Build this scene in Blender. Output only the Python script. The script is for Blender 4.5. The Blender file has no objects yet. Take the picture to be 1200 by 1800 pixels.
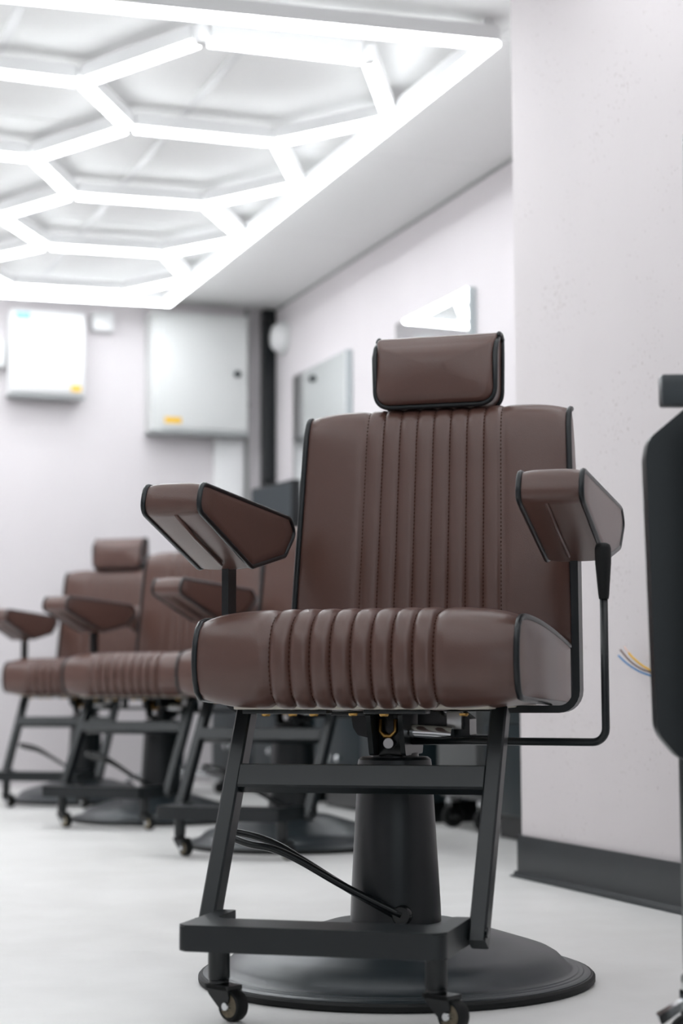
import bpy, bmesh, math, random
from mathutils import Vector, Matrix
R = math.radians
random.seed(7)
C = bpy.context.scene.collection
SC = bpy.context.scene

# ------------------------------------------------------------------ camera, world, exposure
CAM_H = 0.48
YAW, PITCH, ROLL = R(20.19), R(5.585), R(-0.236)
F_PX = 3126.0
fwd = Vector((math.sin(YAW)*math.cos(PITCH), math.cos(YAW)*math.cos(PITCH), math.sin(PITCH)))
r0 = Vector((math.cos(YAW), -math.sin(YAW), 0)); u0 = r0.cross(fwd)
cr = math.cos(ROLL)*r0 + math.sin(ROLL)*u0
cu = -math.sin(ROLL)*r0 + math.cos(ROLL)*u0
cam = bpy.data.cameras.new('camera'); camo = bpy.data.objects.new('camera', cam); C.objects.link(camo)
m = Matrix((cr, cu, -fwd)).transposed().to_4x4(); m.translation = Vector((0, 0, CAM_H)); camo.matrix_world = m
cam.sensor_fit = 'HORIZONTAL'; cam.sensor_width = 24.0; cam.lens = F_PX/1200*24.0
cam.clip_start = 0.05
cam.dof.use_dof = True; cam.dof.focus_distance = 2.98; cam.dof.aperture_fstop = 3.3
SC.camera = camo

w = bpy.data.worlds.new('World'); SC.world = w; w.use_nodes = True
w.node_tree.nodes['Background'].inputs[0].default_value = (0.86, 0.93, 1.0, 1)
w.node_tree.nodes['Background'].inputs[1].default_value = 1.2
SC.view_settings.view_transform = 'Standard'; SC.view_settings.look = 'None'
SC.view_settings.gamma = 1.0; SC.view_settings.use_curve_mapping = False
SC.view_settings.exposure = 0.03
TUBE_STRENGTH = 14.0

# ------------------------------------------------------------------ materials
MATS = {}
def mat(name, col, rough=0.5, metal=0.0, spec=0.5, noise=0.0, nscale=30.0, bump=0.0, bscale=400.0, bdist=0.001, coat=0.0):
    if name in MATS: return MATS[name]
    M = bpy.data.materials.new(name); M.use_nodes = True; nt = M.node_tree; b = nt.nodes['Principled BSDF']
    b.inputs['Base Color'].default_value = (*col, 1); b.inputs['Roughness'].default_value = rough
    b.inputs['Metallic'].default_value = metal; b.inputs['Specular IOR Level'].default_value = spec
    b.inputs['Coat Weight'].default_value = coat; b.inputs['Coat Roughness'].default_value = 0.15
    tc = nt.nodes.new('ShaderNodeTexCoord')
    if noise > 0:
        n = nt.nodes.new('ShaderNodeTexNoise'); n.inputs['Scale'].default_value = nscale; n.inputs['Detail'].default_value = 4
        nt.links.new(tc.outputs['Object'], n.inputs['Vector'])
        mx = nt.nodes.new('ShaderNodeMix'); mx.data_type = 'RGBA'
        mx.inputs[6].default_value = (*[c*(1-noise) for c in col], 1); mx.inputs[7].default_value = (*[min(1, c*(1+noise)) for c in col], 1)
        nt.links.new(n.outputs['Fac'], mx.inputs[0]); nt.links.new(mx.outputs[2], b.inputs['Base Color'])
    if bump > 0:
        v = nt.nodes.new('ShaderNodeTexNoise'); v.inputs['Scale'].default_value = bscale; v.inputs['Detail'].default_value = 3
        nt.links.new(tc.outputs['Object'], v.inputs['Vector'])
        bp = nt.nodes.new('ShaderNodeBump'); bp.inputs['Strength'].default_value = bump; bp.inputs['Distance'].default_value = bdist
        nt.links.new(v.outputs['Fac'], bp.inputs['Height']); nt.links.new(bp.outputs[0], b.inputs['Normal'])
    MATS[name] = M; return M

def emis(name, col, strength):
    M = bpy.data.materials.new(name); M.use_nodes = True; nt = M.node_tree
    b = nt.nodes['Principled BSDF']; b.inputs['Base Color'].default_value = (.9, .9, .9, 1)
    b.inputs['Emission Color'].default_value = (*col, 1); b.inputs['Emission Strength'].default_value = strength
    MATS[name] = M; return M

def plaster(name, base, speck):
    """painted plaster: faint mottling, trowel pits and small dark specks"""
    M = bpy.data.materials.new(name); M.use_nodes = True; nt = M.node_tree; b = nt.nodes['Principled BSDF']; L = nt.links
    b.inputs['Roughness'].default_value = 0.75; b.inputs['Specular IOR Level'].default_value = 0.3
    g = nt.nodes.new('ShaderNodeNewGeometry')
    mp = nt.nodes.new('ShaderNodeMapping'); mp.inputs['Scale'].default_value = (1, 1, 0.4)
    L.new(g.outputs['Position'], mp.inputs['Vector'])
    n1 = nt.nodes.new('ShaderNodeTexNoise'); n1.inputs['Scale'].default_value = 3; n1.inputs['Detail'].default_value = 6; L.new(mp.outputs[0], n1.inputs['Vector'])
    r1 = nt.nodes.new('ShaderNodeValToRGB'); r1.color_ramp.elements[0].position = .3; r1.color_ramp.elements[1].position = .7
    r1.color_ramp.elements[0].color = (*[c*.965 for c in base], 1); r1.color_ramp.elements[1].color = (*base, 1); L.new(n1.outputs['Fac'], r1.inputs[0])
    n2 = nt.nodes.new('ShaderNodeTexNoise'); n2.inputs['Scale'].default_value = 200; n2.inputs['Detail'].default_value = 2; L.new(mp.outputs[0], n2.inputs['Vector'])
    n3 = nt.nodes.new('ShaderNodeTexNoise'); n3.inputs['Scale'].default_value = 4; n3.inputs['Detail'].default_value = 3; L.new(g.outputs['Position'], n3.inputs['Vector'])
    ad = nt.nodes.new('ShaderNodeMath'); ad.operation = 'MULTIPLY_ADD'; ad.inputs[1].default_value = 0.32; L.new(n3.outputs['Fac'], ad.inputs[0]); L.new(n2.outputs['Fac'], ad.inputs[2])
    r2 = nt.nodes.new('ShaderNodeValToRGB'); r2.color_ramp.elements[0].position = .862; r2.color_ramp.elements[1].position = .892
    r2.color_ramp.elements[0].color = (0, 0, 0, 1); r2.color_ramp.elements[1].color = (speck, speck, speck, 1); L.new(ad.outputs[0], r2.inputs[0])
    mx = nt.nodes.new('ShaderNodeMix'); mx.data_type = 'RGBA'; mx.inputs[7].default_value = (.36, .30, .27, 1)
    L.new(r2.outputs[0], mx.inputs[0]); L.new(r1.outputs[0], mx.inputs[6]); L.new(mx.outputs[2], b.inputs['Base Color'])
    bp = nt.nodes.new('ShaderNodeBump'); bp.inputs['Strength'].default_value = .25; bp.inputs['Distance'].default_value = .002
    n4 = nt.nodes.new('ShaderNodeTexNoise'); n4.inputs['Scale'].default_value = 60; n4.inputs['Detail'].default_value = 5; L.new(mp.outputs[0], n4.inputs['Vector'])
    L.new(n4.outputs['Fac'], bp.inputs['Height']); L.new(bp.outputs[0], b.inputs['Normal'])
    MATS[name] = M; return M

def floormat():
    M = bpy.data.materials.new('pale_concrete_floor'); M.use_nodes = True; nt = M.node_tree; b = nt.nodes['Principled BSDF']; L = nt.links
    b.inputs['Roughness'].default_value = 0.38; b.inputs['Specular IOR Level'].default_value = 0.45
    g = nt.nodes.new('ShaderNodeNewGeometry')
    mp = nt.nodes.new('ShaderNodeMapping'); mp.inputs['Scale'].default_value = (1, 1, 1); mp.inputs['Rotation'].default_value = (0, 0, .3); L.new(g.outputs['Position'], mp.inputs['Vector'])
    n = nt.nodes.new('ShaderNodeTexNoise'); n.inputs['Scale'].default_value = 2.2; n.inputs['Detail'].default_value = 8; n.inputs['Roughness'].default_value = .62; L.new(mp.outputs[0], n.inputs['Vector'])
    r = nt.nodes.new('ShaderNodeValToRGB'); r.color_ramp.elements[0].position = .32; r.color_ramp.elements[1].position = .68
    r.color_ramp.elements[0].color = (.76, .75, .73, 1); r.color_ramp.elements[1].color = (.86, .85, .835, 1)
    L.new(n.outputs['Fac'], r.inputs[0]); L.new(r.outputs[0], b.inputs['Base Color'])
    n2 = nt.nodes.new('ShaderNodeTexNoise'); n2.inputs['Scale'].default_value = 9; n2.inputs['Detail'].default_value = 6; L.new(mp.outputs[0], n2.inputs['Vector'])
    mr = nt.nodes.new('ShaderNodeMapRange'); mr.inputs[3].default_value = .28; mr.inputs[4].default_value = .5; L.new(n2.outputs['Fac'], mr.inputs[0]); L.new(mr.outputs[0], b.inputs['Roughness'])
    bp = nt.nodes.new('ShaderNodeBump'); bp.inputs['Strength'].default_value = .05; bp.inputs['Distance'].default_value = .004; L.new(n2.outputs['Fac'], bp.inputs['Height']); L.new(bp.outputs[0], b.inputs['Normal'])
    MATS['floor'] = M; return M

plaster('wall_paint', (.755, .715, .73), .0)
plaster('pillar_paint', (.765, .72, .727), .8)
floormat()
mat('charcoal_paint', (.05, .055, .06), .7, noise=.1)
mat('ceiling_paint', (.90, .90, .89), .8, noise=.02, nscale=40)
mat('ceiling_gap', (.40, .40, .39), .9)
mat('skirting', (.028, .032, .034), .42, spec=.35, noise=.25, nscale=9, bump=.1, bscale=60)
mat('leather', (.104, .052, .041), .30, spec=.6, noise=.10, nscale=14, bump=.35, bscale=520, bdist=.0006)
mat('piping', (.006, .009, .011), .30, spec=.45)
mat('thread', (.055, .020, .010), .75, spec=.2)
mat('powder_black', (.006, .009, .0105), .34, spec=.46, bump=.05, bscale=900)
mat('satin_black', (.018, .026, .031), .36, spec=.7)
mat('rubber', (.007, .008, .008), .55, spec=.3)
mat('gloss_black', (.006, .008, .009), .22, spec=.4)
mat('chrome', (.75, .77, .78), .12, metal=1)
mat('steel', (.5, .5, .5), .3, metal=1)
mat('brass', (.55, .33, .10), .35, metal=1)
mat('cream_plastic', (.62, .52, .36), .45)
mat('plywood', (.62, .58, .50), .6, noise=.08, nscale=20)
mat('white_enamel', (.80, .80, .80), .35)
mat('grey_enamel', (.70, .71, .70), .4)
mat('grey_metal', (.36, .38, .38), .4)
mat('shadow_grey', (.36, .37, .36), .5)  # even grey for the strips that stand in for shadow
mat('dark_cabinet', (.008, .020, .025), .4, spec=.35)
mat('grey_cabinet', (.13, .135, .135), .45)
mat('screen', (.012, .022, .028), .35, spec=.35)
mat('yellow_print', (.85, .50, .02), .5)
mat('blue_print', (.25, .52, .68), .5)
mat('wire_blue', (.01, .20, .50), .4)
mat('wire_brown', (.10, .035, .015), .4)
mat('wire_yellow', (.80, .46, .02), .4)
mat('copper', (.75, .42, .28), .3, metal=1)
mat('mirror_glass', (.93, .95, .95), .02, metal=1)
mat('mirror_edge', (.50, .55, .56), .25)
mat('frame_alu', (.7, .71, .72), .35, metal=.6)
emis('tube_light', (.93, .97, 1.0), TUBE_STRENGTH)

# ------------------------------------------------------------------ mesh helpers
def link(name, bm, material, parent=None, smooth=None):
    bmesh.ops.recalc_face_normals(bm, faces=bm.faces[:])
    me = bpy.data.meshes.new(name); bm.to_mesh(me); bm.free()
    o = bpy.data.objects.new(name, me); C.objects.link(o)
    me.materials.append(MATS[material])
    if smooth is not None:
        for p in me.polygons: p.use_smooth = True
        if smooth < 180: me.set_sharp_from_angle(angle=R(smooth))
    if parent is not None: o.parent = parent
    return o
def tag(o, label, cat=None, group=None, kind=None):
    o['label'] = label
    if cat: o['category'] = cat
    if group: o['group'] = group
    if kind: o['kind'] = kind
    return o
def thing(name, label, cat, loc=(0, 0, 0), rz=0.0, group=None):
    o = bpy.data.objects.new(name, None); C.objects.link(o); o.location = loc; o.rotation_euler = (0, 0, rz); o.empty_display_size = .1
    return tag(o, label, cat, group)
def structure(o):
    o['kind'] = 'structure'; return o
def copy_tree(o, parent=None):
    c = o.copy(); C.objects.link(c); c.parent = parent
    for ch in list(o.children): copy_tree(ch, c)
    return c

def box(bm, x0, x1, y0, y1, z0, z1, bev=0.0, seg=2):
    vs = [bm.verts.new((x, y, z)) for x in (x0, x1) for y in (y0, y1) for z in (z0, z1)]
    fs = [bm.faces.new([vs[i] for i in q]) for q in ((0, 1, 3, 2), (4, 6, 7, 5), (0, 4, 5, 1), (2, 3, 7, 6), (0, 2, 6, 4), (1, 5, 7, 3))]
    if bev > 0:
        es = list({e for f in fs for e in f.edges})
        bmesh.ops.bevel(bm, geom=es, offset=bev, segments=seg, affect='EDGES', profile=.5)
def boxo(name, d, material, parent=None, bev=0.0, seg=2):
    bm = bmesh.new(); box(bm, *d, bev=bev, seg=seg); return link(name, bm, material, parent, 40 if bev else None)
def frame_at(t, ref=Vector((0, 0, 1))):
    t = t.normalized()
    if abs(t.dot(ref)) > .95: ref = Vector((0, 1, 0))
    a = t.cross(ref).normalized(); return a, t.cross(a).normalized()
def tube(bm, pts, r, n=10, closed=False, caps=True, radii=None):
    pts = [Vector(p) for p in pts]; N = len(pts); rings = []; a = None
    for i, p in enumerate(pts):
        if closed: t = pts[(i+1) % N]-pts[i-1]
        else: t = pts[min(i+1, N-1)]-pts[max(i-1, 0)]
        t.normalize()
        if a is None: a, b = frame_at(t)
        else:
            a = (a-t*a.dot(t)).normalized(); b = t.cross(a).normalized()
        rr = radii[i] if radii else r
        rings.append([bm.verts.new(p+a*rr*math.cos(2*math.pi*k/n)+b*rr*math.sin(2*math.pi*k/n)) for k in range(n)])
    M = N if closed else N-1
    for i in range(M):
        A, B = rings[i], rings[(i+1) % N]
        for k in range(n): bm.faces.new((A[k], A[(k+1) % n], B[(k+1) % n], B[k]))
    if caps and not closed:
        bm.faces.new(rings[0]); bm.faces.new(rings[-1][::-1])
def lathe(bm, prof, n=48, c=(0, 0, 0), axis='z'):
    rings = []
    for r, z in prof:
        ring = []
        for k in range(n if r > 1e-6 else 1):
            a = 2*math.pi*k/n; p = (r*math.cos(a), r*math.sin(a), z)
            if axis == 'x': p = (p[2], p[0], p[1])
            if axis == 'y': p = (p[0], p[2], p[1])
            ring.append(bm.verts.new((p[0]+c[0], p[1]+c[1], p[2]+c[2])))
        rings.append(ring)
    for A, B in zip(rings, rings[1:]):
        for k in range(n):
            if len(A) == 1 and len(B) == 1: continue
            if len(A) == 1: bm.faces.new((A[0], B[k], B[(k+1) % n]))
            elif len(B) == 1: bm.faces.new((A[k], A[(k+1) % n], B[0]))
            else: bm.faces.new((A[k], A[(k+1) % n], B[(k+1) % n], B[k]))
    for ring in (rings[0], rings[-1]):
        if len(ring) > 2: bm.faces.new(ring)
def beam(bm, p0, p1, wx, wy, ch=.002, side=Vector((1, 0, 0))):
    """straight bar with a chamfered rectangular section; wx along `side`, wy across"""
    p0, p1 = Vector(p0), Vector(p1); t = (p1-p0).normalized(); a = (side-t*side.dot(t)).normalized(); b = t.cross(a)
    h, k = wx/2, wy/2
    sec = [(h-ch, k), (h, k-ch), (h, -k+ch), (h-ch, -k), (-h+ch, -k), (-h, -k+ch), (-h, k-ch), (-h+ch, k)]
    A = [bm.verts.new(p0+a*x+b*y) for x, y in sec]; B = [bm.verts.new(p1+a*x+b*y) for x, y in sec]
    for i in range(8): bm.faces.new((A[i], A[(i+1) % 8], B[(i+1) % 8], B[i]))
    bm.faces.new(A); bm.faces.new(B[::-1])
def prism(bm, poly, d0, d1, fn):
    """extrude polygon poly (list of 2-D points) between d0 and d1; fn(u,v,d)->point"""
    A = [bm.verts.new(fn(u, v, d0)) for u, v in poly]; B = [bm.verts.new(fn(u, v, d1)) for u, v in poly]; n = len(poly)
    for i in range(n): bm.faces.new((A[i], A[(i+1) % n], B[(i+1) % n], B[i]))
    bm.faces.new(A); bm.faces.new(B[::-1])
def rounded(poly, r, seg=6):
    """round the corners of a 2-D polygon; r a number or one per corner"""
    out = []; n = len(poly)
    for i in range(n):
        p = Vector(poly[i]); a = Vector(poly[i-1])-p; b = Vector(poly[(i+1) % n])-p
        rr = r[i] if isinstance(r, (list, tuple)) else r
        la, lb = a.length, b.length; a.normalize(); b.normalize()
        ang = a.angle(b); d = min(rr/math.tan(ang/2), la*.48, lb*.48)
        if rr <= 0: out.append(tuple(p)); continue
        s, e = p+a*d, p+b*d
        for k in range(seg+1):
            t = k/seg; out.append(tuple(s*(1-t)**2+p*2*t*(1-t)+e*t*t))
    return out
def catmull(pts, per=8, closed=False):
    P = [Vector(p) for p in pts]; n = len(P); out = []
    rng = range(n) if closed else range(n-1)
    for i in rng:
        if closed: a, b, c, d = P[i-1], P[i], P[(i+1) % n], P[(i+2) % n]
        else: a, b, c, d = P[max(i-1, 0)], P[i], P[i+1], P[min(i+2, n-1)]
        for k in range(per):
            t = k/per
            out.append(.5*((2*b)+(-a+c)*t+(2*a-5*b+4*c-d)*t*t+(-a+3*b-3*c+d)*t**3))
    if not closed: out.append(P[-1])
    return out
def resample(pts, n):
    L = [0]
    for a, b in zip(pts, pts[1:]): L.append(L[-1]+(b-a).length)
    out = []; j = 0
    for i in range(n):
        s = L[-1]*i/(n-1)
        while j < len(L)-2 and L[j+1] < s: j += 1
        t = (s-L[j])/max(1e-9, L[j+1]-L[j]); out.append(pts[j].lerp(pts[j+1], min(1, max(0, t))))
    return out

# ------------------------------------------------------------------ room shell
XW, YB, ZC = 2.80, 8.64, 2.41          # recessed right wall, back wall, ceiling
XP, YP = 1.99, 4.11                    # projecting wall face and its far corner
XL, YF = -2.60, -3.20                  # left wall and shop-front wall
structure(boxo('floor', (XL-.15, XW+.3, YF-.15, YB+.15, -.12, 0), 'floor'))
structure(boxo('wall_back', (XL-.15, XW+.3, YB, YB+.15, 0, ZC+.1), 'wall_paint'))
structure(boxo('wall_left', (XL-.15, XL, YF, YB, 0, ZC+.1), 'wall_paint'))
structure(boxo('wall_right', (XW, XW+.15, YP, YB, 0, ZC+.1), 'wall_paint'))
structure(boxo('wall_right_front', (XP, XW+.3, YF, YP, 0, ZC+.1), 'pillar_paint', bev=.006))
# shop-front wall behind the viewpoint: piers and lintel round an unseen window opening added for fill light
bm = bmesh.new()
box(bm, XL-.15, XL+.45, YF-.15, YF, 0, ZC+.1); box(bm, XP-.35, XP, YF-.15, YF, 0, ZC+.1)
box(bm, XL+.45, XP-.35, YF-.15, YF, 2.25, ZC+.1); box(bm, XL+.45, XP-.35, YF-.15, YF, 0, .35)
structure(link('wall_front', bm, 'charcoal_paint'))  # unseen wall, coloured dark to darken reflections in the black metal
bm = bmesh.new()
for x in (XL+.45, (XL+XP)/2-.03+.05, XP-.41): box(bm, x, x+.06, YF-.10, YF-.04, .35, 2.25)
box(bm, XL+.45, XP-.35, YF-.10, YF-.04, .35, .41); box(bm, XL+.45, XP-.35, YF-.10, YF-.04, 2.19, 2.25)
structure(link('fill_window_1', bm, 'powder_black'))
# ceiling: a slab with separate boards and cover strips under it
ceil = structure(boxo('ceiling', (XL-.15, XW+.3, YF-.15, YB+.15, ZC+.012, ZC+.12), 'ceiling_gap'))
JX = [1.53+.69*k for k in range(-6, 3)]; JY = [5.90+1.22*k for k in range(-8, 4)]
xs = [XL]+[x for x in JX if XL+.1 < x < XW-.05]+[XW]; ys = [YF]+[y for y in JY if YF+.1 < y < YB-.05]+[YB]
shared = {}
for i in range(len(xs)-1):
    for j in range(len(ys)-1):
        W, D = xs[i+1]-xs[i]-.004, ys[j+1]-ys[j]-.006
        key = (round(W, 3), round(D, 3))
        if key in shared:
            o = bpy.data.objects.new('ceiling_board', shared[key]); C.objects.link(o); o.parent = ceil
        else:
            o = boxo('ceiling_board', (-W/2, W/2, -D/2, D/2, 0, .012), 'ceiling_paint', ceil); shared[key] = o.data
        o.location = ((xs[i]+xs[i+1])/2, (ys[j]+ys[j+1])/2, ZC+random.uniform(0, .0015))
for x in xs[1:-1]:
    if x < 2.0: boxo('joint_strip', (x-.016, x+.016, YF, YB, ZC-.004, ZC+.0), 'white_enamel', ceil)
# skirting on the projecting wall, with its coved lip
bm = bmesh.new()
box(bm, XP-.008, XP-.0005, YF, YP+.008, .006, .104, .002); box(bm, XP-.008, XW, YP+.0005, YP+.008, .006, .104, .002)
prism(bm, [(XP-.0005, 0), (XP-.022, 0), (XP-.022, .003), (XP-.012, .006), (XP-.008, .014), (XP-.0005, .014)], YF, YP+.022, lambda u, v, d: (u, d, v))
structure(link('baseboard_right', bm, 'skirting', None, 30))
structure(boxo('shadow_line_1', (XW-.006, XW, YP, YB, ZC-.010, ZC), 'shadow_grey'))  # grey strip standing for the shadow gap where wall meets ceiling

# ------------------------------------------------------------------ barber chair
SEAMS = [-.13+.26*k/8 for k in range(9)]
def xsamples(hw):
    xs = []
    no = 12
    for k in range(no): xs.append(-hw+(hw-.13)*k/no)
    for i in range(8):
        for k in range(8): xs.append(SEAMS[i]+(.26/8)*k/8)
    xs.append(.13)
    for k in range(1, no+1): xs.append(.13+(hw-.13)*k/no)
    return xs
def bulge(x, hw, ach, aout):
    ax = abs(x)
    if ax <= .13:
        c = ((x+.13)/(.26/8)) % 1.0
        if ax > .1299: c = 0
        return aout+ach*(1-abs(2*c-1)**4)-ach*.55
    t = (ax-.13)/(hw-.13)
    rise = 1-(1-min(1, t/.16))**2
    fall = 1-t**4
    return (aout+ach*.45*(1-t))*fall - ach*(1-rise)*fall
def padded(prof, hwf, ach, aout, env):
    """upholstered pad: profile (y,z) swept across x with stitched channels; returns bm and sampling function"""
    n = len(prof); bm = bmesh.new(); nrm = []
    for i in range(n):
        t = prof[min(i+1, n-1)]-prof[max(i-1, 0)]; t.normalize(); nrm.append(Vector((-t.y, t.x)))
    def P(i, x01, base):
        e = env(i/(n-1)); hw = hwf(i/(n-1))
        b = bulge(base, .255, ach, aout)*e
        q = prof[i]+nrm[i]*b
        return Vector((x01*hw, q.x, q.y))
    bases = xsamples(.255)
    grid = [[bm.verts.new(P(i, b/.255, b)) for b in bases] for i in range(n)]
    for i in range(n-1):
        for k in range(len(bases)-1): bm.faces.new((grid[i][k], grid[i][k+1], grid[i+1][k+1], grid[i+1][k]))
    return bm, P, nrm
def sidecap(prof, hwf, s, out):
    """padded side panel closing a profile at x = s*hw"""
    bm = bmesh.new(); n = len(prof)
    c = sum(prof, Vector((0, 0)))/n
    rings = []
    for f, o in ((1, 0), (.9, out*.7), (.6, out), (.25, out)):
        rings.append([bm.verts.new((s*(hwf(i/(n-1))+o), *(c+(p-c)*f))) for i, p in enumerate(prof)])
    for A, B in zip(rings, rings[1:]):
        for k in range(n): bm.faces.new((A[k], A[(k+1) % n], B[(k+1) % n], B[k]))
    bm.faces.new(rings[-1]); return bm
def stitches(P, nrm, n, i0, i1, step):
    bm = bmesh.new()
    for sx in SEAMS:
        pts = [P(i, sx/.255, sx) for i in range(i0, i1)]
        acc = 0; last = pts[0]
        L = sum((b-a).length for a, b in zip(pts, pts[1:])); cnt = int(L/step)
        q = resample(pts, cnt)
        for j in range(1, cnt-1):
            t = (q[j+1]-q[j-1]).normalized(); a = Vector((1, 0, 0)); b = t.cross(a)
            ii = min(i1-1, i0+int((i1-i0)*j/cnt)); nn = Vector((0, nrm[ii].x, nrm[ii].y)); c0 = q[j]+nn*.0006
            vs = [bm.verts.new(c0+t*.0027), bm.verts.new(c0-t*.0027), bm.verts.new(c0+a*.0013), bm.verts.new(c0-a*.0013), bm.verts.new(c0+nn*.0016)]
            for A_, B_ in ((0, 2), (2, 1), (1, 3), (3, 0)): bm.faces.new((vs[A_], vs[B_], vs[4]))
    return bm

def make_chair():
    t = thing('barber_chair', 'x', 'chair')
    # --- base and hydraulic column
    bm = bmesh.new()
    lathe(bm, [(.318, .004), (.318, .0145), (.314, .0165), (.308, .0165), (.306, .018), (.300, .018), (.298, .0195), (.291, .0195), (.286, .022), (.278, .030), (.268, .040), (.255, .0475), (.24, .0525), (.13, .086), (.112, .0915), (.095, .094), (0, .094)], 72)
    base = link('base', bm, 'satin_black', t, 35)
    bm = bmesh.new(); lathe(bm, [(.3, 0), (.322, 0), (.3255, .003), (.3255, .010), (.322, .0135), (.3, .0135)], 72); link('rubber_rim', bm, 'rubber', base, 40)
    bm = bmesh.new(); lathe(bm, [(.0, .09), (.0755, .09), (.0745, .12), (.0615, .352), (.0605, .358), (.056, .362), (.0, .362)], 48); col = link('column', bm, 'powder_black', t, 35)
    bm = bmesh.new(); lathe(bm, [(.0, .36), (.04, .36), (.04, .368), (.03, .370), (.0, .370)], 32); link('column_cap', bm, 'gloss_black', col, 40)
    # --- foot pump lever: a bent loop of rod
    bm = bmesh.new()
    a = catmull([(.030, -.082, .113), (-.06, -.088, .155), (-.14, -.090, .197), (-.185, -.092, .215), (-.225, -.094, .222), (-.262, -.088, .233)], 6)
    b = catmull([(-.268, -.075, .237), (-.262, -.060, .238), (-.225, -.058, .231), (-.185, -.058, .217), (-.14, -.064, .194), (-.06, -.070, .150), (.026, -.076, .108)], 6)
    tube(bm, a+b, .0062, 8); lever = link('pump_lever', bm, 'gloss_black', t, 180)
    bm = bmesh.new(); lathe(bm, [(0, -.086), (.014, -.086), (.016, -.083), (.016, -.070), (0, -.070)], 20, (.03, 0, .112), 'y'); link('pivot', bm, 'gloss_black', lever, 40)
    # --- under-seat board, plates and mechanism
    boxo('seat_board', (-.205, .205, -.228, .21, .4435, .4585), 'plywood', t, .002)
    for x0, x1, y0, y1 in ((-.2, -.06, -.20, -.165), (.0, .10, -.20, -.165), (-.02, .20, .06, .16), (-.2, -.02, .06, .16)):
        boxo('mounting_plate', (x0, x1, y0, y1, .436, .4432), 'powder_black', t, .0015)
    for (x, y) in ((-.165, -.185), (-.12, -.185), (-.085, -.185), (-.03, -.15), (.15, -.15), (.03, -.185)):
        bm = bmesh.new(); lathe(bm, [(0, .4322), (.006, .4322), (.0075, .434), (.0075, .4365), (0, .4365)], 12, (x, y, 0)); link('bolt', bm, 'brass', t, 40)
    mech = thing0('tilt_mechanism', t)
    for x in (-.024, .030):
        bm = bmesh.new(); prism(bm, rounded([(-.06, .366), (.06, .366), (.08, .4365), (-.085, .4365)], .008, 3), x-.004, x+.004, lambda u, v, d: (d, u, v)); link('side_plate', bm, 'powder_black', mech, 40)
    boxo('core', (-.018, .024, -.040, .07, .364, .437), 'gloss_black', mech, .003)
    bm = bmesh.new(); lathe(bm, [(0, -.058), (.0085, -.058), (.0095, -.056), (.0095, -.036), (0, -.036)], 14, (.004, 0, .386), 'y'); link('bolt', bm, 'steel', mech, 40)
    bm = bmesh.new(); tube(bm, [(-.012, -.048, .425), (-.012, -.05, .405), (-.004, -.052, .398), (.006, -.052, .398), (.014, -.05, .405), (.014, -.048, .425)], .0035, 8); link('spring_clip', bm, 'brass', mech, 180)
    bm = bmesh.new(); tube(bm, [(.036, -.03, .4045), (.075, -.03, .4025), (.105, -.03, .400)], .0125, 18); link('gas_spring', bm, 'chrome', mech, 60)
    bm = bmesh.new(); prism(bm, rounded([(.040, .387), (.172, .387), (.172, .437), (.166, .437), (.166, .398), (.128, .398), (.128, .425), (.112, .437), (.090, .425), (.07, .437), (.040, .437)], .003, 2), .0, .055, lambda u, v, d: (u, d, v)); link('bracket', bm, 'gloss_black', mech, 40)
    boxo('spring_block', (.092, .118, -.016, .0, .408, .437), 'steel', mech, .002)
    boxo('side_bracket', (-.085, -.028, -.09, .03, .432, .4375), 'powder_black', mech, .001)
    bm = bmesh.new(); prism(bm, rounded([(-.07, .432), (-.032, .432), (-.032, .392), (-.058, .398), (-.066, .41)], .006, 3), -.02, .03, lambda u, v, d: (u, d, v)); link('side_bracket', bm, 'gloss_black', mech, 40)
    # --- recline lever on the right
    bm = bmesh.new()
    pts = [Vector((.035, -.02, .389)), Vector((.2, -.085, .391))]
    for k in range(9):
        a = math.pi/2*k/8; pts.append(Vector((.350+.022*math.sin(a), -.140-.010*math.sin(a), .392+.022*(1-math.cos(a)))))
    pts.append(Vector((.3725, -.15, .64))); tube(bm, pts, .0062, 12); lev = link('recline_lever', bm, 'powder_black', t, 180)
    bm = bmesh.new(); lathe(bm, [(0, .612), (.0075, .612), (.0085, .618), (.0125, .668), (.0128, .690), (.011, .696), (.006, .699), (0, .699)], 20, (.3725, -.15, 0)); link('grip', bm, 'rubber', lev, 50)
    # --- seat cushion
    sp = catmull([(.272, .446), (.10, .450), (-.10, .456), (-.215, .460), (-.252, .468), (-.267, .503), (-.266, .54), (-.252, .570), (-.215, .584), (-.10, .583), (.05, .572), (.20, .556), (.272, .547)], 8)
    sp = resample(sp, 60); hs = lambda u: .255
    senv = lambda u: min(1, u/.36) if u < .36 else min(1, max(.15, (1-u)/.1))
    bm, P, nr = padded(sp, hs, .0085, .013, lambda u: max(.12, senv(u)**1.5))
    seat = link('seat', bm, 'leather', t, 60)
    for s in (-1, 1):
        link('side_panel', sidecap(sp, hs, s, .008), 'leather', seat, 60)
        bm = bmesh.new(); tube(bm, [(s*.256, p.x, p.y) for p in sp], .0052, 8, closed=True); link('piping', bm, 'piping', seat, 180)
    o = link('stitching', stitches(P, nr, 60, 20, 58, .0072), 'thread', seat); o['kind'] = 'stuff'
    # --- backrest
    bp = catmull([(.395, .975), (.375, .990), (.352, .989), (.336, .975), (.325, .94), (.312, .85), (.298, .75), (.284, .65), (.276, .57), (.285, .55)], 8)
    bp = [Vector(p) for p in bp][::-1]
    bp = resample(bp, 60)
    hb = lambda u: .262-.012*max(0, min(1, (u-.1)/.75))-.0*u
    benv = lambda u: min(1, u/.08+.2)*(1 if u < .86 else max(.25, 1-(u-.86)/.14*.75))
    # the pad's outward side faces -y: reverse normals by sweeping downwards
    bq = bp[::-1]
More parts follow.
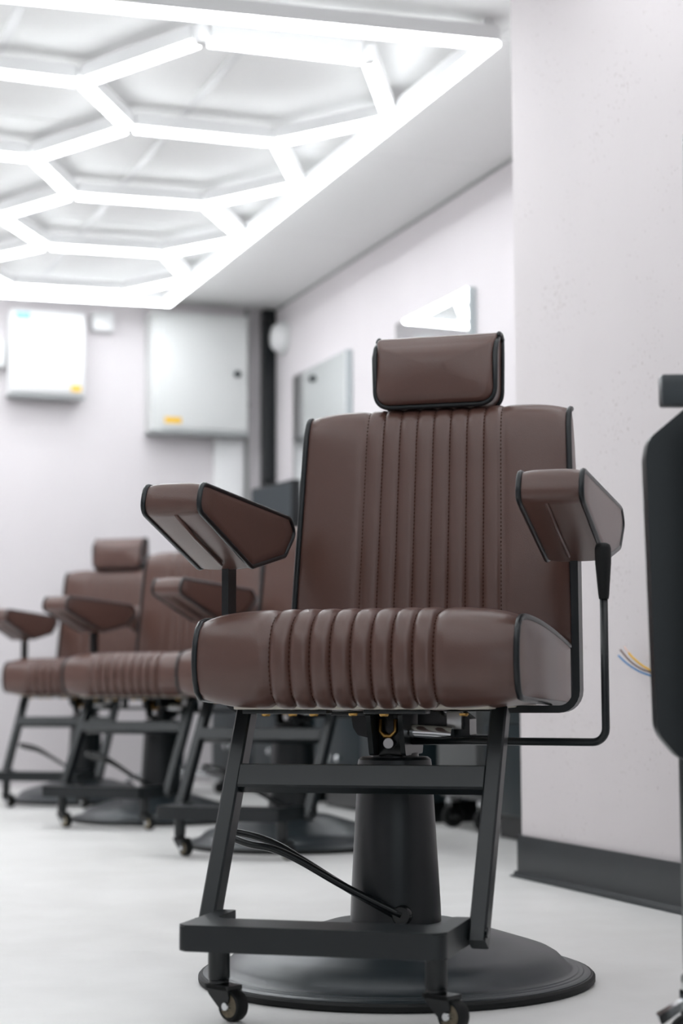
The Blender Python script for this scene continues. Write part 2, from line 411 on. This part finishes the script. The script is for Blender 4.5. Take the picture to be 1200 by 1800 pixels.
    bm, P2, nr2 = padded_neg(bq, lambda u: hb(1-u), .0045, .016, lambda u: benv(1-u))
    back = link('backrest', bm, 'leather', t, 60)
    full = [Vector(p) for p in bq]+[Vector((.375, .56)), Vector((.395, .70)), Vector((.405, .85)), Vector((.404, .95))]
    hfull = lambda u: hb(1-min(1, u*(len(full)-1)/(len(bq)-1))) if u*(len(full)-1) < len(bq) else (.262-.012*((u*(len(full)-1)-len(bq)+1)/4))
    bm = bmesh.new(); prism(bm, [(p.x, p.y) for p in ([bq[0]]+[Vector((.412, .93)), Vector((.408, .80)), Vector((.40, .68)), Vector((.380, .552)), bq[-1]]+[Vector((.33, .60)), Vector((.355, .80)), Vector((.375, .95))])], -.246, .246, lambda u, v, d: (d, u, v)); link('back_shell', bm, 'powder_black', back, 40)
    for s in (-1, 1):
        link('side_panel', sidecap(full, hfull, s, .003), 'leather', back, 60)
        bm = bmesh.new(); tube(bm, [(s*(hb(1-i/(len(bq)-1))+.001), p.x-.002, p.y) for i, p in enumerate(bq) if i >= 4], .0055, 8); link('piping', bm, 'piping', back, 180)
    o = link('stitching', stitches(P2, nr2, 60, 6, 57, .0072), 'thread', back); o['kind'] = 'stuff'
    # --- headrest: pillow with rounded lower corners, piped round its face
    bm = bmesh.new()
    out0 = rounded([(-.114, 1.006), (.114, 1.006), (.116, 1.143), (-.116, 1.143)], [.030, .030, .006, .006], 8)
    out0 = [Vector(p) for p in out0]; c = Vector((0, 1.073))
    def ring(y, ins, drop):
        r_ = []
        for p in out0:
            q = c+(p-c)*(1-ins); tz = max(0, (q.y-1.05)/.082); r_.append(bm.verts.new((q.x, y+.012*max(0, (q.y-1.07)/.06)**2*(1 if y < .35 else 0), q.y-drop*tz)))
        return r_
    rings = [ring(.412, .5, .004), ring(.412, .05, .004), ring(.406, .01, .002), ring(.36, 0, 0), ring(.340, 0, .001), ring(.330, .005, .003), ring(.322, .02, .008), ring(.317, .05, .014), ring(.313, .12, .016), ring(.311, .3, .014), ring(.310, .6, .008), ring(.310, .85, .003)]
    for A, B in zip(rings, rings[1:]):
        n = len(A)
        for k in range(n): bm.faces.new((A[k], A[(k+1) % n], B[(k+1) % n], B[k]))
    bm.faces.new(rings[0]); bm.faces.new(rings[-1][::-1])
    head = link('headrest', bm, 'leather', t, 60)
    def edge(y, top, grow):
        pts = [(-.1165, y+.030*top, 1.137-.006*top)]+[((-.1165), y+.012*top, 1.120)]
        low = rounded([(-.1165, 1.10), (-.1145, 1.0035), (.1145, 1.0035), (.1165, 1.10)], [0, .033, .033, 0], 10)
        pts += [(u, y, v) for u, v in low]
        pts += [(.1165, y+.012*top, 1.120), (.1165, y+.030*top, 1.137-.006*top)]
        return pts
    bm = bmesh.new(); tube(bm, edge(.3265, 1, 0), .0052, 8); link('piping', bm, 'piping', head, 180)
    bm = bmesh.new(); tube(bm, edge(.400, 0, 0), .0042, 8); link('piping', bm, 'piping', head, 180)
    for s in (-1, 1):
        bm = bmesh.new(); tube(bm, [(s*.1168, .355, 1.1355), (s*.1168, .365, 1.142), (s*.1168, .385, 1.143), (s*.1168, .400, 1.135)], .0046, 8); link('piping', bm, 'piping', head, 180)
    for s in (-1, 1):
        bm = bmesh.new(); tube(bm, [(s*.05, .375, .95), (s*.05, .375, 1.02)], .006, 10); link('headrest_bar', bm, 'chrome', head, 60)
    # --- arms: bent flat-bar posts carrying padded armrests
    for s in (-1, 1):
        path = [(s*.18, .4405), (s*.275, .4405)]
        for k in range(1, 7):
            a = math.pi/2*k/6; path.append((s*(.275+.029*math.sin(a)), .4405+.031*(1-math.cos(a))))
        path.append((s*.304, .70))
        bm = bmesh.new(); th = .006; L_, R_ = [], []
        for i, p in enumerate(path):
            q0, q1 = Vector(path[max(i-1, 0)]), Vector(path[min(i+1, len(path)-1)]); d = (q1-q0).normalized(); nn = Vector((-d.y, d.x))*th
            L_.append(tuple(Vector(p)+nn)); R_.append(tuple(Vector(p)-nn))
        A = [[bm.verts.new((u, y, v)) for u, v in L_] for y in (.010, .052)]; B = [[bm.verts.new((u, y, v)) for u, v in R_] for y in (.010, .052)]
        n = len(path)
        for i in range(n-1):
            bm.faces.new((A[0][i], A[0][i+1], A[1][i+1], A[1][i])); bm.faces.new((B[0][i], B[1][i], B[1][i+1], B[0][i+1]))
            bm.faces.new((A[0][i], B[0][i], B[0][i+1], A[0][i+1])); bm.faces.new((A[1][i], A[1][i+1], B[1][i+1], B[1][i]))
        for i in (0, n-1): bm.faces.new((A[0][i], A[1][i], B[1][i], B[0][i]))
        link('arm_post', bm, 'powder_black', t, 40)
        prof = rounded([(-.232, .805), (.236, .790), (.268, .765), (.205, .718), (.016, .686), (-.250, .762)], [.024, .02, .018, .03, .03, .024], 6)
        x0, x1 = s*.306-.047, s*.306+.047
        bm = bmesh.new(); n = len(prof); nx = 12; cols = []
        cc = Vector((0, .752))
        for k in range(nx+1):
            f = k/nx; bl = .004*(1-(2*f-1)**4)
            row = []
            for i in range(n):
                p = Vector(prof[i]); tt = Vector(prof[(i+1) % n])-Vector(prof[i-1]); tt.normalize(); nn = Vector((-tt.y, tt.x))
                row.append(bm.verts.new((x0+(x1-x0)*f, *(p+nn*bl))))
            cols.append(row)
        for k in range(nx):
            for i in range(n): bm.faces.new((cols[k][i], cols[k][(i+1) % n], cols[k+1][(i+1) % n], cols[k+1][i]))
        bm.faces.new(cols[0]); bm.faces.new(cols[-1][::-1])
        arm = link('armrest', bm, 'leather', t, 55)
        for xx, sg in ((x0, -1), (x1, 1)):
            bm = bmesh.new(); rr = []
            for f, o_ in ((.985, .0005), (.94, .0035), (.75, .0045), (.3, .0045)):
                rr.append([bm.verts.new((xx+sg*o_, *(cc+(Vector(p)-cc)*f))) for p in prof])
            for A, B in zip(rr, rr[1:]):
                for i in range(n): bm.faces.new((A[i], A[(i+1) % n], B[(i+1) % n], B[i]))
            bm.faces.new(rr[-1]); link('side_panel', bm, 'leather', arm, 55)
            bm = bmesh.new(); tube(bm, [(xx+sg*.001, *p) for p in prof], .0046, 8, closed=True); link('piping', bm, 'piping', arm, 180)
        bm = bmesh.new(); tube(bm, [(s*.306-s*.006, -.236, .7545), (s*.306-s*.006, -.15, .7245), (s*.306-s*.006, -.02, .6885)], .0032, 6); link('underside_seam', bm, 'leather', arm, 180)
    # --- footrest frame
    for s in (-1, 1):
        bm = bmesh.new(); beam(bm, (s*.2075, -.338, .108), (s*.2085, -.150, .4405), .026, .034, .003); link('footrest_leg', bm, 'powder_black', t, 30)
    bm = bmesh.new(); beam(bm, (-.196, -.2155, .336), (.196, -.2155, .336), .040, .026, .003, Vector((0, .48, .88))); link('crossbar', bm, 'powder_black', t, 30)
    poly = rounded([(-.194, -.500), (.194, -.500), (.194, -.318), (.168, -.318), (.168, -.415), (-.168, -.415), (-.168, -.318), (-.194, -.318)], [.014, .024, .004, .004, .02, .02, .004, .004], 8)
    bm = bmesh.new(); prism(bm, poly, .107, .144, lambda u, v, d: (u, v, d))
    es = [e for e in bm.edges if abs(e.verts[0].co.z-e.verts[1].co.z) < 1e-6]
    bmesh.ops.bevel(bm, geom=es, offset=.0025, segments=2, affect='EDGES')
    fr = link('footrest', bm, 'powder_black', t, 35)
    for s in (-1, 1):
        bm = bmesh.new(); lathe(bm, [(0, s*.2195), (.007, s*.2195), (.008, s*.2235), (0, s*.2245)], 12, (0, -.345, .126), 'x'); link('bolt', bm, 'gloss_black', fr, 40)
    for s in (-1, 1):
        bm = bmesh.new(); lathe(bm, [(0, .056), (.0145, .056), (.016, .059), (.016, .108), (0, .108)], 24, (s*.162, -.412, 0)); link('castor_stem', bm, 'powder_black', t, 40)
        cx, cy = s*.162, -.412; ox, oy = .027, -.014
        bm = bmesh.new(); lathe(bm, [(0, .049), (.013, .049), (.015, .0515), (.015, .0555), (0, .0565)], 20, (cx, cy, 0))
        ang = math.atan2(oy, ox); dx, dy = math.cos(ang), math.sin(ang)
        def fk(u, v, d): return (cx+dx*u-dy*d, cy+dy*u+dx*d, v)
        pol = rounded([(-.014, .050), (.030, .050), (.036, .036), (.033, .017), (.020, .015), (-.006, .036)], .004, 3)
        for d0 in (-.0145, .0115): prism(bm, pol, d0, d0+.003, fk)
        prism(bm, [(-.014, .044), (.034, .044), (.034, .0505), (-.014, .0505)], -.0145, .0145, fk)
        cas = link('castor', bm, 'gloss_black', t, 35)
        W = Vector((cx+ox, cy+oy, .0225))
        def wheel(name, prof, material, smooth=40):
            bm = bmesh.new(); lathe(bm, prof, 28, (0, 0, 0), 'x')
            bmesh.ops.transform(bm, matrix=Matrix.Translation(W) @ Matrix.Rotation(ang+math.pi/2, 4, 'Z'), verts=bm.verts[:])
            link(name, bm, material, cas, smooth)
        wheel('tyre', [(.0165, -.0105), (.0205, -.0105), (.0225, -.007), (.0225, .007), (.0205, .0105), (.0165, .0105)], 'rubber')
        wheel('hub', [(0, -.0105), (.0165, -.0105), (.0165, .0105), (0, .0105)], 'cream_plastic')
        wheel('axle', [(0, -.018), (.0055, -.018), (.0065, -.0155), (.0065, .0155), (.0055, .018), (0, .018)], 'chrome')
    return t
def thing0(name, parent):
    """an empty part that carries its own pieces"""
    o = bpy.data.objects.new(name, None); C.objects.link(o); o.parent = parent; o.empty_display_size = .05; return o
def padded_neg(prof, hwf, ach, aout, env):
    """same as padded(), for a profile running downwards with its face towards -y"""
    n = len(prof); bm = bmesh.new(); nrm = []
    for i in range(n):
        t = prof[min(i+1, n-1)]-prof[max(i-1, 0)]; t.normalize(); nrm.append(Vector((t.y, -t.x)))
    def P(i, x01, base):
        e = env(i/(n-1)); hw = hwf(i/(n-1)); b = bulge(base, .255, ach, aout)*e; q = prof[i]+nrm[i]*b
        return Vector((x01*hw, q.x, q.y))
    bases = xsamples(.255)
    grid = [[bm.verts.new(P(i, b/.255, b)) for b in bases] for i in range(n)]
    for i in range(n-1):
        for k in range(len(bases)-1): bm.faces.new((grid[i][k], grid[i][k+1], grid[i+1][k+1], grid[i+1][k]))
    return bm, P, nrm

chair = make_chair()
CH = [((1.115, 2.78), -36, 'large sharp brown leather barber chair in front, nearest the viewer'),
      ((1.745, 5.185), -44, 'brown barber chair directly behind the front chair, mostly hidden by it'),
      ((1.635, 6.36), -43, 'brown barber chair third from the viewer, between two others in the row'),
      ((1.605, 7.53), -36, 'farthest brown barber chair, leftmost in the row, near the back wall')]
for i, (p, rz, lab) in enumerate(CH):
    o = chair if i == 0 else copy_tree(chair)
    o.location = (p[0], p[1], 0); o.rotation_euler = (0, 0, R(rz)); tag(o, lab, 'chair', 'brown leather barber chairs')

# ------------------------------------------------------------------ hexagonal ceiling light
ZL = 2.335
A_, B_ = .504, .830; X0, Y0 = 1.600, 5.245
over = {(1, -1): (1.338, 4.788), (2, -1): (1.846, 4.775), (3, 0): (2.107, 5.261), (2, 1): (1.837, 5.634), (1, 1): (1.326, 5.644), (0, 0): (1.089, 5.255),
        (3, 2): (2.071, 6.093), (2, 3): (1.826, 6.476), (1, 3): (1.313, 6.513), (0, 2): (1.092, 6.091),
        (3, 4): (2.113, 6.921), (2, 5): (1.872, 7.283), (1, 5): (1.370, 7.322), (0, 4): (1.110, 6.903),
        (3, 6): (2.088, 7.716), (2, 7): (1.886, 8.085), (1, 7): (1.357, 8.117)}
# node (c, r): c = column of vertices, r = half rows
cx_ = {3: X0+A_, 2: X0+A_/2, 1: X0-A_/2, 0: X0-A_, -1: X0-2*A_, -2: X0-2.5*A_, -3: X0-3.5*A_, -4: X0-4*A_}
def node(c, r):
    if (c, r) in over: return over[(c, r)]
    return (cx_[c], Y0+r*B_/2)
edges = set()
def E_(a, b): edges.add((a, b) if a < b else (b, a))
for k in range(4):
    r = 2*k
    ring = [(1, r-1), (2, r-1), (3, r), (2, r+1), (1, r+1), (0, r)]
    for i in range(6): E_(ring[i], ring[(i+1) % 6])
    ring = [(-2, r-1), (-1, r-0), (-1, r), (-2, r+1)]
for k in range(4):   # middle column, shifted by half a cell
    r = 2*k
    E_((-1, r), (0, r))
    if k < 3:
        E_((0, r), (1, r+1)); E_((0, r+2), (1, r+1)); E_((-1, r), (-2, r+1)); E_((-1, r+2), (-2, r+1))
for k in range(4):   # left column
    r = 2*k
    ring = [(-3, r-1), (-2, r-1), (-1, r), (-2, r+1), (-3, r+1), (-4, r)]
    for i in range(6): E_(ring[i], ring[(i+1) % 6])
light = thing('hexagon_light', 'glowing white hexagon pattern tube light in a rectangular frame on the ceiling', 'ceiling light', (0, 0, ZC))
def light_tube(p, q, trim0=.024, trim1=.024, wd=.042):
    p, q = Vector((*p, 0)), Vector((*q, 0)); d = (q-p).normalized(); p = p+d*trim0; q = q-d*trim1
    a = Vector((-d.y, d.x, 0)); h = wd/2; z0 = ZL-ZC
    bm = bmesh.new()
    sec = [(-h, -.004), (-h, -.012), (-h*.8, -.019), (-h*.3, -.021), (h*.3, -.021), (h*.8, -.019), (h, -.012), (h, -.004)]
    A = [bm.verts.new(p+a*u+Vector((0, 0, z0+v))) for u, v in sec]; B = [bm.verts.new(q+a*u+Vector((0, 0, z0+v))) for u, v in sec]
    for i in range(8): bm.faces.new((A[i], A[(i+1) % 8], B[(i+1) % 8], B[i]))
    bm.faces.new(A); bm.faces.new(B[::-1])
    o = link('light_tube', bm, 'tube_light', light)
    bm = bmesh.new(); hh = h*1.04
    sec = [(-hh, -.0038), (hh, -.0038), (hh, .040), (-hh, .040)]
    A = [bm.verts.new(p+a*u+Vector((0, 0, z0+v))) for u, v in sec]; B = [bm.verts.new(q+a*u+Vector((0, 0, z0+v))) for u, v in sec]
    for i in range(4): bm.faces.new((A[i], A[(i+1) % 4], B[(i+1) % 4], B[i]))
    bm.faces.new(A); bm.faces.new(B[::-1]); link('housing', bm, 'white_enamel', o)
for a, b in sorted(edges): light_tube(node(*a), node(*b))
FR = [(2.135, 4.534), (2.135, 8.235), (-.50, 8.43), (-.50, 4.74)]
def split(p, q, n):
    for k in range(n):
        a = (p[0]+(q[0]-p[0])*k/n, p[1]+(q[1]-p[1])*k/n); b = (p[0]+(q[0]-p[0])*(k+1)/n, p[1]+(q[1]-p[1])*(k+1)/n)
        light_tube(a, b, -.012 if k == 0 else .0, -.012 if k == n-1 else .0, .046)
split(FR[0], FR[1], 3); split(FR[1], FR[2], 2); split(FR[2], FR[3], 3); split(FR[3], FR[0], 2)
nodes = sorted({n for e in edges for n in e})
bm = bmesh.new(); lathe(bm, [(0, ZL-ZC-.019), (.018, ZL-ZC-.018), (.024, ZL-ZC-.010), (.026, ZL-ZC+.034), (0, ZL-ZC+.034)], 14)
first = None
for n_ in nodes:
    x, y = node(*n_)
    if first is None: first = link('connector', bm, 'white_enamel', light, 40); o = first
    else: o = first.copy(); C.objects.link(o); o.parent = light
    o.location = (x, y, 0)
for x, y in ((2.135, 4.56), (1.3, 4.61), (.4, 4.68), (2.135, 6.4), (2.135, 8.2), (1.1, 8.31), (.1, 8.385), (-.5, 4.76), (-.5, 6.5), (-.5, 8.4)):
    boxo('hanger', (x-.012, x+.012, y-.012, y+.012, ZL-ZC+.0405, -.0005), 'white_enamel', light)
# unseen copy of the fitting, added above and behind the viewpoint as fill light
fill_light = copy_tree(light); fill_light.location = (-.25, -4.75, ZC)
dim = emis('fill_tube_light', (.93, .97, 1.0), TUBE_STRENGTH*.50); dimmed = {}
for ch in fill_light.children:
    if ch.name.startswith('light_tube'):
        ch.data = ch.data.copy(); ch.data.materials[0] = dim
tag(fill_light, 'added hexagon tube light out of view above the viewpoint, for fill light', 'ceiling light')

# ------------------------------------------------------------------ fittings on the back wall
def wallbox(name, label, cat, x0, x1, z0, z1, depth, material='white_enamel', group=None):
    t = thing(name, label, cat, ((x0+x1)/2, YB, z0), 0, group); W, H = x1-x0, z1-z0
    boxo('body', (-W/2, W/2, -depth, -.0005, 0, H), material, t, .004); return t, W, H, depth
t, W, H, d = wallbox('electrical_cabinet', 'large pale grey metal cupboard with lock and yellow sticker beside the dark pipe', 'cabinet', 2.125, 2.625, 1.745, 2.345, .14, 'grey_enamel')
dr = boxo('door', (-W/2+.05, W/2-.006, -d-.014, -d-.0005, .012, H-.012), 'grey_enamel', t, .003)
bm = bmesh.new(); lathe(bm, [(0, -d-.028), (.016, -d-.028), (.018, -d-.024), (.018, -d-.0145), (0, -d-.0145)], 20, (.19, 0, .30), 'y'); link('lock', bm, 'dark_cabinet', dr, 40)
boxo('sticker', (-.185, -.10, -d-.0155, -d-.0143, .035, .066), 'yellow_print', dr)
boxo('base_rail', (-W/2-.004, W/2+.004, -d-.02, -.001, -.012, -.0005), 'grey_metal', t, .002)
t, W, H, d = wallbox('consumer_unit', 'white fuse box with blue label and yellow sticker, left of the cupboard', 'fuse box', 1.425, 1.795, 1.895, 2.31, .12)
cv = boxo('cover', (-W/2+.006, W/2-.006, -d-.016, -d-.0005, .012, H-.07), 'white_enamel', t, .004)
boxo('label_strip', (-W/2+.03, -W/2+.10, -d-.0022, -d-.0006, H-.048, H-.015), 'blue_print', t)
boxo('sticker', (W/2-.07, W/2-.02, -d-.0175, -d-.0163, .02, .05), 'yellow_print', cv)
boxo('base_edge', (-W/2, W/2, -d-.004, -.02, -.012, -.0005), 'grey_metal', t, .002)
t, W, H, d = wallbox('junction_box', 'small white square box between the fuse box and the cupboard', 'junction box', 1.845, 1.952, 2.24, 2.335, .06)
boxo('lid', (-W/2+.006, W/2-.006, -d-.006, -d-.0005, .006, H-.006), 'white_enamel', t, .003)
t, W, H, d = wallbox('meter_box', 'white box cut by the left edge of the picture, beside the fuse box', 'meter box', 1.22, 1.418, 2.03, 2.165, .06)
boxo('lid', (-W/2+.006, W/2-.006, -d-.006, -d-.0005, .006, H-.006), 'white_enamel', t, .003)
t = thing('cable_trunking', 'pale boxed cable trunking running down below the cupboard', 'trunking', (2.56, YB, 0))
boxo('channel', (-.082, .068, -.05, -.0005, .0, 1.732), 'white_enamel', t, .003); boxo('cover', (-.080, .066, -.054, -.0505, .0, 1.730), 'white_enamel', t, .001)
t = thing('shadow_strip', 'thin grey vertical strip standing for the shadow beside the cupboard, left of the dark pipe', 'shadow_strip', (2.651, YB-.035, 0))
bm = bmesh.new(); lathe(bm, [(0, 0), (.011, 0), (.011, ZC-.001), (0, ZC-.001)], 14); link('tube', bm, 'shadow_grey', t, 40)  # grey rod put in place of the shadow at the cupboard side
for z in (.5, 1.2, 1.9): boxo('clip', (-.016, .016, -.014, .0345, z, z+.02), 'shadow_grey', t, .002)
t = thing('drain_pipe', 'dark grey square pipe running down the room corner from the ceiling', 'pipe', (2.766, YB-.035, 0))
boxo('pipe', (-.033, .033, -.034, .034, 0, ZC-.001), 'powder_black', t, .006)
for z in (1.5, 2.33): boxo('bracket', (-.0335, .0335, -.038, .0345, z, z+.03), 'gloss_black', t, .003)
# round white wall fitting close to the corner
t = thing('alarm_sounder', 'round white wall fitting near the ceiling beside the dark pipe', 'alarm', (XW, 8.43, 2.235))
bm = bmesh.new(); lathe(bm, [(0, -.0005), (.085, -.0005), (.088, -.004), (.088, -.02), (.080, -.026), (0, -.026)], 36, (0, 0, 0), 'x'); link('back_plate', bm, 'grey_enamel', t, 40)
bm = bmesh.new(); lathe(bm, [(0, -.0262), (.074, -.0262), (.072, -.045), (.058, -.062), (.03, -.072), (0, -.074)], 36, (0, 0, 0), 'x'); link('dome', bm, 'white_enamel', t, 50)

# ------------------------------------------------------------------ mirrors on the right wall
for i, (y0, y1, lab) in enumerate(((6.11, 6.86, 'frameless wall mirror reflecting the light, just above the front headrest'),
                                   (7.46, 8.21, 'pale frameless wall mirror nearer the corner, left of the front backrest'))):
    t = thing('wall_mirror', lab, 'mirror', (XW, (y0+y1)/2, .98), 0, 'wall mirrors')
    hw = (y1-y0)/2
    boxo('backing', (-.030, -.0005, -hw, hw, 0, 1.02), 'mirror_edge', t, .002)
    boxo('glass', (-.0345, -.0305, -hw+.004, hw-.004, .004, 1.016), 'mirror_glass', t)

# ------------------------------------------------------------------ work cabinets along the right wall
def cabinet(label, y0, y1, h, x0=2.40, n=2, material='dark_cabinet', knobs=True):
    t = thing('work_cabinet', label, 'cabinet', (x0, (y0+y1)/2, 0), 0, 'dark work cabinets'); hw = (y1-y0)/2; D = XW-.004-x0
    boxo('carcass', (.018, D, -hw, hw, .075, h-.03), material, t, .003)
    boxo('plinth', (.05, D, -hw+.01, hw-.01, 0, .0745), 'gloss_black', t)
    boxo('worktop', (-.01, D, -hw-.006, hw+.006, h-.0295, h), 'powder_black', t, .003)
    for k in range(n):
        a, b = -hw+.004+(2*hw-.004)*k/n, -hw+(2*hw-.004)*(k+1)/n
        dd = boxo('drawer', (0, .0175, a, b, .08, .36), material, t, .002)
        for yy in (((a+b)/2-.05, (a+b)/2+.05) if knobs else ()):
            bm = bmesh.new(); lathe(bm, [(0, -.026), (.010, -.025), (.013, -.018), (.007, -.010), (.006, -.0005), (0, -.0005)], 16, (0, yy, .20), 'x'); link('knob', bm, 'chrome', dd, 50)
        boxo('drawer', (0, .0175, a, b, .364, h-.035), material, t, .002)
cabinet('dark cabinet against the recessed wall, nearest the projecting wall corner', 4.20, 5.22, .80, knobs=False)
cabinet('dark teal cabinet behind the front chair, in the middle of the wall', 5.80, 6.86, .80)
cabinet('dark cabinet in the far corner carrying the black monitor', 7.02, 8.36, .98)
# rolling trolley between the cabinets
t = thing('rolling_trolley', 'grey rolling trolley on chrome castors between the dark cabinets', 'trolley', (2.44, 5.50, 0))
boxo('body', (0, .34, -.17, .17, .105, .74), 'grey_cabinet', t, .006)
for k in range(3): boxo('drawer', (-.012, -.0005, -.16, .16, .12+.205*k, .315+.205*k), 'grey_cabinet', t, .003)
for cx0 in (.03, .31):
    for cy0 in (-.13, .13):
        bm = bmesh.new(); box(bm, cx0-.02, cx0+.02, cy0-.018, cy0+.018, .085, .1045, .003); box(bm, cx0-.016, cx0+.016, cy0-.018, cy0-.014, .03, .088); box(bm, cx0-.016, cx0+.016, cy0+.014, cy0+.018, .03, .088)
        cs = link('castor', bm, 'chrome', t, 40)
        bm = bmesh.new(); lathe(bm, [(0, -.012), (.034, -.012), (.038, -.008), (.038, .008), (.034, .012), (0, .012)], 28, (cx0, cy0, .038), 'y'); link('wheel', bm, 'rubber', cs, 40)
# monitor
t = thing('monitor', 'black computer monitor on the corner cabinet, seen above the left armrest', 'monitor', (2.55, 7.82, .98), R(97))
boxo('bezel', (-.23, .23, -.022, .022, .13, .435), 'gloss_black', t, .006)
boxo('panel', (-.218, .218, .0225, .024, .145, .423), 'screen', t)
boxo('stand', (-.03, .03, -.035, -.0225, .0, .30), 'gloss_black', t, .004); boxo('foot', (-.12, .12, -.09, .09, 0, .012), 'gloss_black', t, .004)
# stool with chrome star base
t = thing('rolling_stool', 'low stool with chrome star base behind the chair row', 'stool', (2.14, 7.98, 0))
bm = bmesh.new(); lathe(bm, [(0, .07), (.03, .07), (.032, .10), (.02, .13), (.018, .42), (0, .42)], 24); link('gas_lift', bm, 'chrome', t, 40)
for k in range(5):
    a = 2*math.pi*k/5+.3; dx, dy = math.cos(a), math.sin(a)
    bm = bmesh.new(); tube(bm, [(dx*.02, dy*.02, .088), (dx*.13, dy*.13, .082), (dx*.23, dy*.23, .066)], .014, 10, radii=[.018, .015, .010]); lg = link('leg', bm, 'chrome', t, 60)
    bm = bmesh.new(); lathe(bm, [(0, -.014), (.024, -.014), (.026, -.010), (.026, .010), (.024, .014), (0, .014)], 20, (dx*.235, dy*.235, .026), 'y'); link('castor', bm, 'rubber', lg, 40)
    bm = bmesh.new(); lathe(bm, [(0, .051), (.007, .051), (.007, .070), (0, .070)], 10, (dx*.235, dy*.235, 0)); link('castor_pin', bm, 'chrome', lg, 40)
bm = bmesh.new(); lathe(bm, [(0, .42), (.14, .42), (.165, .43), (.17, .455), (.16, .478), (.12, .487), (0, .49)], 40); link('seat', bm, 'rubber', t, 50)

# ------------------------------------------------------------------ loose wires out of the projecting wall
t = thing('electrical_wires', 'blue, brown and yellow wire ends sticking out of the white wall', 'wires', (XP, 3.385, .492))
def wire(pts, m_, r):
    bm = bmesh.new(); tube(bm, catmull(pts, 6), r, 8); return link('wire', bm, m_, t, 180)
wire([(.002, -.02, .0), (-.012, .02, .005), (-.022, .07, .016), (-.028, .115, .034), (-.030, .152, .053)], 'wire_blue', .0022)
wire([(.002, -.016, .010), (-.014, .02, .013), (-.024, .06, .022), (-.030, .10, .040), (-.032, .140, .066)], 'wire_brown', .0020)
y_ = wire([(.002, -.010, .012), (-.010, .025, .016), (-.018, .06, .027), (-.024, .095, .046), (-.026, .112, .058)], 'wire_yellow', .0026)
bm = bmesh.new(); tube(bm, [(-.026, .112, .058), (-.027, .124, .067), (-.027, .130, .073)], .0010, 6); link('bare_copper', bm, 'copper', y_, 60)

# ------------------------------------------------------------------ black wheeled unit cut by the right edge
t = thing('black_trolley', 'black wheeled unit with chamfered side panel, cut by the right edge', 'trolley', (.7942, 2.1588, 0), -YAW)
poly = [(.391, .77), (.395, .795), (.447, .838), (.68, .838), (.732, .795), (.736, .77), (.727, .42), (.700, .384), (.428, .384), (.398, .42)]
poly = rounded([(p[0]+0, p[1]) for p in poly], [.03, .03, .02, .02, .03, .03, .04, .03, .03, .04], 4)
bm = bmesh.new(); prism(bm, poly, -.03, 0, lambda u, v, d: (u, d, v))
pn = link('side_panel', bm, 'powder_black', t, 35)
boxo('body', (.455, .67, -.16, -.0305, .40, .82), 'powder_black', t, .004)
boxo('top_box', (.4135, .70, -.03, -.004, .8385, .880), 'satin_black', t, .004)
boxo('back_upright', (.4615, .66, .028, .045, .45, 1.219), 'powder_black', t, .003)
for x in (.435, .675):
    for y in (-.145, .001):
        boxo('leg', (x, x+.026, y, y+.026, .115, .3835 if y < 0 else .6), 'powder_black', t, .002)
        px_, py_ = x+.013, y+.013
        bm = bmesh.new(); lathe(bm, [(0, .092), (.016, .092), (.018, .096), (.018, .110), (.013, .1148), (0, .1148)], 20, (px_, py_, 0))
        for s in (-1, 1): prism(bm, rounded([(-.018, .092), (.018, .092), (.012, .026), (-.016, .026)], .004, 3), s*.0145-.002, s*.0145+.002, lambda u, v, d: (px_+u, py_+d, v))
        cs = link('castor', bm, 'chrome', t, 40)
        bm = bmesh.new(); lathe(bm, [(0, -.011), (.028, -.011), (.032, -.007), (.032, .007), (.028, .011), (0, .011)], 26, (px_-.004, py_, .032), 'y'); link('wheel', bm, 'rubber', cs, 40)
        bm = bmesh.new(); prism(bm, rounded([(-.046, .050), (-.014, .072), (-.012, .084), (-.050, .062)], .003, 3), -.010, .010, lambda u, v, d: (px_+u, py_+d, v)); link('brake_tab', bm, 'chrome', cs, 40)
